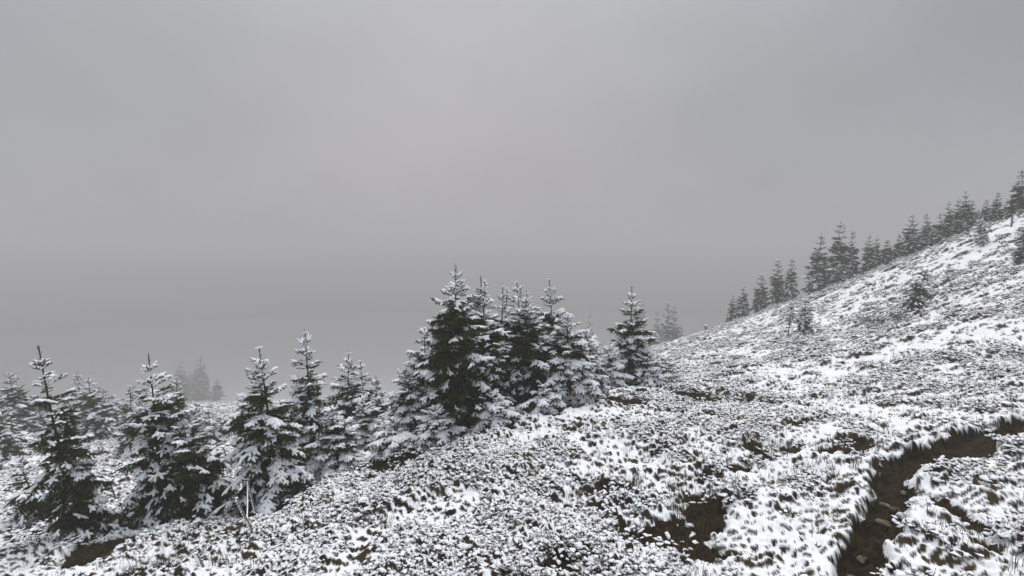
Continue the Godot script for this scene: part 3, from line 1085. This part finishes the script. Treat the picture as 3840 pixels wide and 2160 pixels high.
# ---------------------------------------------------------------- smaller things
func build_small_things() -> void:
	var r := RandomNumberGenerator.new()
	r.seed = 77
	for s in STONES:
		var x: float = s[1]
		var z: float = s[2]
		var w: float = s[3]
		var st := SurfaceTool.new()
		st.begin(Mesh.PRIMITIVE_TRIANGLES)
		lump(st, 0, Vector3.ZERO, Vector3(w * 0.8, 0.03, w * r.randf_range(0.5, 0.8)), r, Color.WHITE, Color.WHITE, 7, 14)
		st.generate_normals()
		var o := part(numbered("stone"), st.commit(), m_stone, self)
		o.position = Vector3(x, land(x, z) - 0.122, z)
		o.rotation.y = r.randf() * TAU
		tag(o, s[0], "stone", "stones in the muddy trail")


	# weathered stakes and what is left of a wire fence
	stake("fence_stake", "frost-furred stake leaning left in front of the snow-laden leaning spruce", -3.41, -6.56, Vector3(-0.24, 0.58, 0.0), 0.020, true, r)
	stake("fence_stake", "thinner frosted stake just behind the frost-furred one", -3.98, -7.69, Vector3(-0.11, 0.60, 0.0), 0.017, true, r)
	stake("fence_stake", "short stake beside the tall leaning spruce, holding a fallen frosted twig", -7.33, -9.22, Vector3(-0.13, 0.46, 0.0), 0.018, false, r)
	stake("fence_stake", "grey stake right of the bushy dark spruce", -6.12, -10.87, Vector3(-0.16, 0.68, 0.0), 0.018, false, r)
	stake("fence_stake", "stub of a stake low in the snow near the bottom left", -3.70, -5.90, Vector3(-0.10, 0.20, 0.0), 0.022, true, r)
	var wst := SurfaceTool.new()
	wst.begin(Mesh.PRIMITIVE_TRIANGLES)
	var wp := []
	var wr := []
	var from := Vector3(-3.52, land(-3.41, -6.56) + 0.28, -6.56)
	var to := Vector3(-4.09, land(-3.98, -7.69) + 0.56, -7.69)
	for k in 13:
		var f := k / 12.0
		wp.append(from.lerp(to, f) - Vector3(0, 0.12 * sin(PI * f), 0) - from)
		wr.append(0.007 + 0.004 * r.randf())
	tube(wst, 0, wp, wr, 6)
	wst.generate_normals()
	var wire := part(numbered("fence_wire"), wst.commit(), m_snow, self)
	wire.position = from
	tag(wire, "slack frost-covered wire hanging between the two frosted stakes", "wire")
	stake("fallen_twig", "frosted fallen twig lying against the short stake", -7.95, -9.45, Vector3(0.62, 0.30, 0.15), 0.010, true, r)
	stake("plant_stem", "taller of two pale dead stems on the slope above the dark bank", 6.67, -13.0, Vector3(-0.08, 0.30, 0.0), 0.009, true, r)
	stake("plant_stem", "shorter of two pale dead stems on the slope above the dark bank", 6.95, -13.1, Vector3(-0.06, 0.22, 0.0), 0.008, true, r)
	stake("tree_snag", "grey broken snag below the skyline near the right edge", 28.1, -29.0, Vector3(0.05, 0.75, 0.0), 0.045, false, r)
	stake("tree_stump", "small stump standing on the foggy ridge line left of the skyline spruces", 18.9, -49.5, Vector3(0.02, 0.5, 0.0), 0.15, false, r)
	bare_shrub("leafless shrub with fanned twigs on the right slope", 14.3, -20.1, 0.75, 0.75, r)
	bare_shrub("low twiggy shrub right of the leafless fanned one", 15.0, -19.6, 0.45, 0.5, r)
	for q in [["snow-dusted pebble in the large bare earth patch, the upper one", 2.02, -5.62, 0.045], ["snow-dusted pebble in the large bare earth patch, the lower one", 2.00, -5.45, 0.03]]:
		var st := SurfaceTool.new()
		st.begin(Mesh.PRIMITIVE_TRIANGLES)
		lump(st, 0, Vector3.ZERO, Vector3(q[3], q[3] * 0.7, q[3] * 0.8), r, Color.WHITE, Color.WHITE, 6, 10)
		st.generate_normals()
		var o := part(numbered("pebble"), st.commit(), m_snow, self)
		o.position = Vector3(q[1], land(q[1], q[2]) - 0.02, q[2])
		tag(o, q[0], "stone")


func stake(called: String, label: String, x: float, z: float, top: Vector3, rad: float, frosted: bool, r: RandomNumberGenerator) -> void:
	var o := thing(called, Vector3(x, land(x, z), z))
	var st := SurfaceTool.new()
	st.begin(Mesh.PRIMITIVE_TRIANGLES)
	var pts := []
	var rr := []
	for k in 6:
		var f := k / 5.0
		pts.append(top * (f * 1.15 - 0.15) + Vector3(r.randf_range(-1, 1), 0, r.randf_range(-1, 1)) * rad * 0.35)
		rr.append(rad * lerpf(1.1, 0.8, f) * r.randf_range(0.9, 1.1))
	pts.append(pts[5] + top * 0.004)
	rr.append(rad * 0.2)
	tube(st, 0, pts, rr, 8)
	st.generate_normals()
	part("shaft", st.commit(), m_wood, o)
	var fs := SurfaceTool.new()
	fs.begin(Mesh.PRIMITIVE_TRIANGLES)
	var b := 0
	b = lump(fs, b, pts[5] + Vector3(0, rad * 0.25, 0), Vector3(rad * 1.05, rad * 0.6, rad * 1.05), r, Color.WHITE, Color.WHITE, 5, 9)
	if frosted:
		# rime furring the windward side
		for k in 14:
			var f := 0.1 + 0.9 * k / 14.0
			b = lump(fs, b, top * f + Vector3(-0.3, 0.2, 0.6) * rad, Vector3(rad * 0.75, rad * 1.5, rad * 0.7) * r.randf_range(0.6, 1.1), r, Color.WHITE, Color.WHITE, 4, 7)
	fs.generate_normals()
	part("snow_cap", fs.commit(), m_snow, o, "stuff")
	tag(o, label, called.replace("_", " "))


func bare_shrub(label: String, x: float, z: float, hgt: float, wide: float, r: RandomNumberGenerator) -> void:
	var o := thing("bare_shrub", Vector3(x, land(x, z), z))
	var st := SurfaceTool.new()
	st.begin(Mesh.PRIMITIVE_TRIANGLES)
	var fs := SurfaceTool.new()
	fs.begin(Mesh.PRIMITIVE_TRIANGLES)
	var b := 0
	var c := 0
	for k in 70:
		var a := r.randf() * TAU
		var out := Vector3(cos(a), 0, sin(a)) * wide * sqrt(r.randf())
		out.x -= 0.25 * wide
		var up := hgt * r.randf_range(0.45, 1.0)
		var p0 := out * 0.12 - Vector3(0, 0.05, 0)
		var p1 := out * 0.5 + Vector3(0, up * 0.6, 0)
		var p2 := out + Vector3(0, up, 0)
		b = tube(st, b, [p0, p1, p2], [0.011, 0.007, 0.003], 4)
		var q := p1.lerp(p2, 0.3)
		b = tube(st, b, [q, q + Vector3(out.z, 0.5 * hgt, -out.x) * 0.3], [0.005, 0.002], 3)
		if r.randf() < 0.75:
			for m in 2:
				var at := p0.lerp(p1, r.randf_range(0.35, 1.1))
				c = lump(fs, c, at, Vector3(r.randf_range(0.03, 0.08), r.randf_range(0.02, 0.04), r.randf_range(0.03, 0.07)), r, Color.WHITE, Color.WHITE, 4, 7)
	st.generate_normals()
	fs.generate_normals()
	part("stems", st.commit(), m_bark, o, "stuff")
	part("snow", fs.commit(), m_snow, o, "stuff")
	tag(o, label, "shrub")


# ---------------------------------------------------------------- low growth
func build_heath() -> void:
	var r := RandomNumberGenerator.new()
	r.seed = 5
	var white := Color(0.83, 0.832, 0.868)
	var holder := thing("bilberry_heath", Vector3.ZERO)
	tag(holder, "low bilberry heath with snow cushions covering the whole slope", "heath", "", "stuff")
	var kinds: Array[Mesh] = []
	for v in 8:
		var st := SurfaceTool.new()
		st.begin(Mesh.PRIMITIVE_TRIANGLES)
		var b := 0
		for k in r.randi_range(14, 22):
			var a := r.randf() * TAU
			var d := 0.15 * sqrt(r.randf())
			var w := r.randf_range(0.011, 0.034)
			var c := Color(0.013, 0.010, 0.007).lerp(Color(0.046, 0.033, 0.012), r.randf())
			b = cap(st, b, Vector3(cos(a) * d, r.randf_range(0.0, 0.065), sin(a) * d), w, r, white, c)
		for k in 5:
			var a := r.randf() * TAU
			var d := 0.13 * sqrt(r.randf())
			var foot := Vector3(cos(a) * d * 0.6, -0.05, sin(a) * d * 0.6)
			var tip := Vector3(cos(a) * d, r.randf_range(0.04, 0.10), sin(a) * d)
			var c := Color(0.018, 0.012, 0.007).lerp(Color(0.06, 0.042, 0.015), r.randf())
			b = tube(st, b, [foot, tip], [0.003, 0.0015], 3, c)
			for q in 2:
				var p := foot.lerp(tip, r.randf_range(0.3, 1.0))
				var e := Vector3(r.randf_range(-1, 1), r.randf_range(-0.4, 0.6), r.randf_range(-1, 1)).normalized() * r.randf_range(0.012, 0.024)
				var f := Vector3(e.z, 0.004, -e.x) * 0.5
				for w in [p, p + e * 0.6 + f, p + e * 1.2, p, p + e * 1.2, p + e * 0.6 - f]:
					st.set_color(c)
					st.add_vertex(w)
					st.add_index(b)
					b += 1
		st.generate_normals()
		kinds.append(st.commit())
	var lists := [[], [], [], [], [], [], [], []]
	var tried := 0
	while tried < 55000:
		tried += 1
		# denser near the viewpoint, where each cushion can be seen
		var u := r.randf()
		var d := 3.0 * pow(52.0 / 3.0, pow(u, 0.72))
		var az := r.randf_range(-1.06, 1.06)
		var x := d * sin(az)
		var z := -d * cos(az)
		var ba := bare_at(x, z)
		if ba.x > -0.09:
			continue
		if ba.y > -0.10 and r.randf() < 0.80:
			continue
		var c := (1.0 + d / 24.0) * (0.02 + 0.42 * smoothstep(-0.06, 0.34, n_wide.get_noise_2d(x, z) + 0.9 * n_fbm.get_noise_2d(x, z)))
		if r.randf() > c:
			continue
		var s := r.randf_range(0.5, 1.25) * (1.0 + d / 50.0)
		var t := Transform3D(Basis(Vector3.UP, r.randf() * TAU) * Basis(Vector3.RIGHT, r.randf_range(-0.25, 0.25)), Vector3(x, land(x, z) + 0.10 * n_fbm.get_noise_2d(x, z) + 0.015, z))
		lists[r.randi() % 8].append(t.scaled_local(Vector3(s, s * r.randf_range(0.7, 1.2), s)))
	for v in 8:
		many("shrub_clumps", kinds[v], m_heath, lists[v], holder)
	# grass blades
	var gr := SurfaceTool.new()
	gr.begin(Mesh.PRIMITIVE_TRIANGLES)
	var gb := 0
	for k in 7:
		var a := r.randf() * TAU
		var hgt := r.randf_range(0.10, 0.24)
		var lean := Vector3(cos(a), 0, sin(a)) * hgt * r.randf_range(0.1, 0.5)
		var foot := Vector3(r.randf_range(-0.04, 0.04), -0.03, r.randf_range(-0.04, 0.04))
		gb = tube(gr, gb, [foot, foot + lean * 0.35 + Vector3(0, hgt * 0.6, 0), foot + lean + Vector3(0, hgt, 0)], [0.0028, 0.002, 0.0006], 3)
	gr.generate_normals()
	var blades := []
	tried = 0
	while tried < 7000:
		tried += 1
		var d := 3.2 * pow(30.0 / 3.2, r.randf())
		var az := r.randf_range(-1.06, 1.06)
		var x := d * sin(az)
		var z := -d * cos(az)
		if bare_at(x, z).x > -0.05:
			continue
		if n_fbm.get_noise_2d(x * 0.8 + 70.0, z * 0.8) < 0.02:
			continue
		var t := Transform3D(Basis(Vector3.UP, r.randf() * TAU), Vector3(x, land(x, z) + 0.10 * n_fbm.get_noise_2d(x, z) + 0.03, z))
		var s := r.randf_range(0.7, 1.3)
		blades.append(t.scaled_local(Vector3(s, s, s)))
	var g := many("dry_grass", gr.commit(), m_straw, blades, self)
	tag(g, "thin dry grass blades poking through the snow", "grass", "", "stuff")
	# matted wet grass lying in the bare earth and along the trail
	var wet := []
	tried = 0
	while tried < 26000:
		tried += 1
		var x := r.randf_range(-9.0, 8.0)
		var z := r.randf_range(-13.0, -3.4)
		var ba := bare_at(x, z)
		var edge := ba.x > -0.12 and ba.x < 0.10
		if not (edge or ba.y > -0.12):
			continue
		if r.randf() < 0.35:
			continue
		var s := r.randf_range(0.5, 0.95)
		var t := Transform3D(Basis(Vector3.UP, r.randf() * TAU) * Basis(Vector3.RIGHT, r.randf_range(0.5, 1.25)), Vector3(x, land(x, z) - 0.03 - 0.06 * smoothstep(-0.1, 0.08, ba.x), z))
		wet.append(t.scaled_local(Vector3(s * 1.4, s, s)))
	var mg := many("matted_grass", gr.commit(), m_moss, wet, self)
	tag(mg, "matted olive grass and litter lying on the bare wet earth", "grass", "", "stuff")
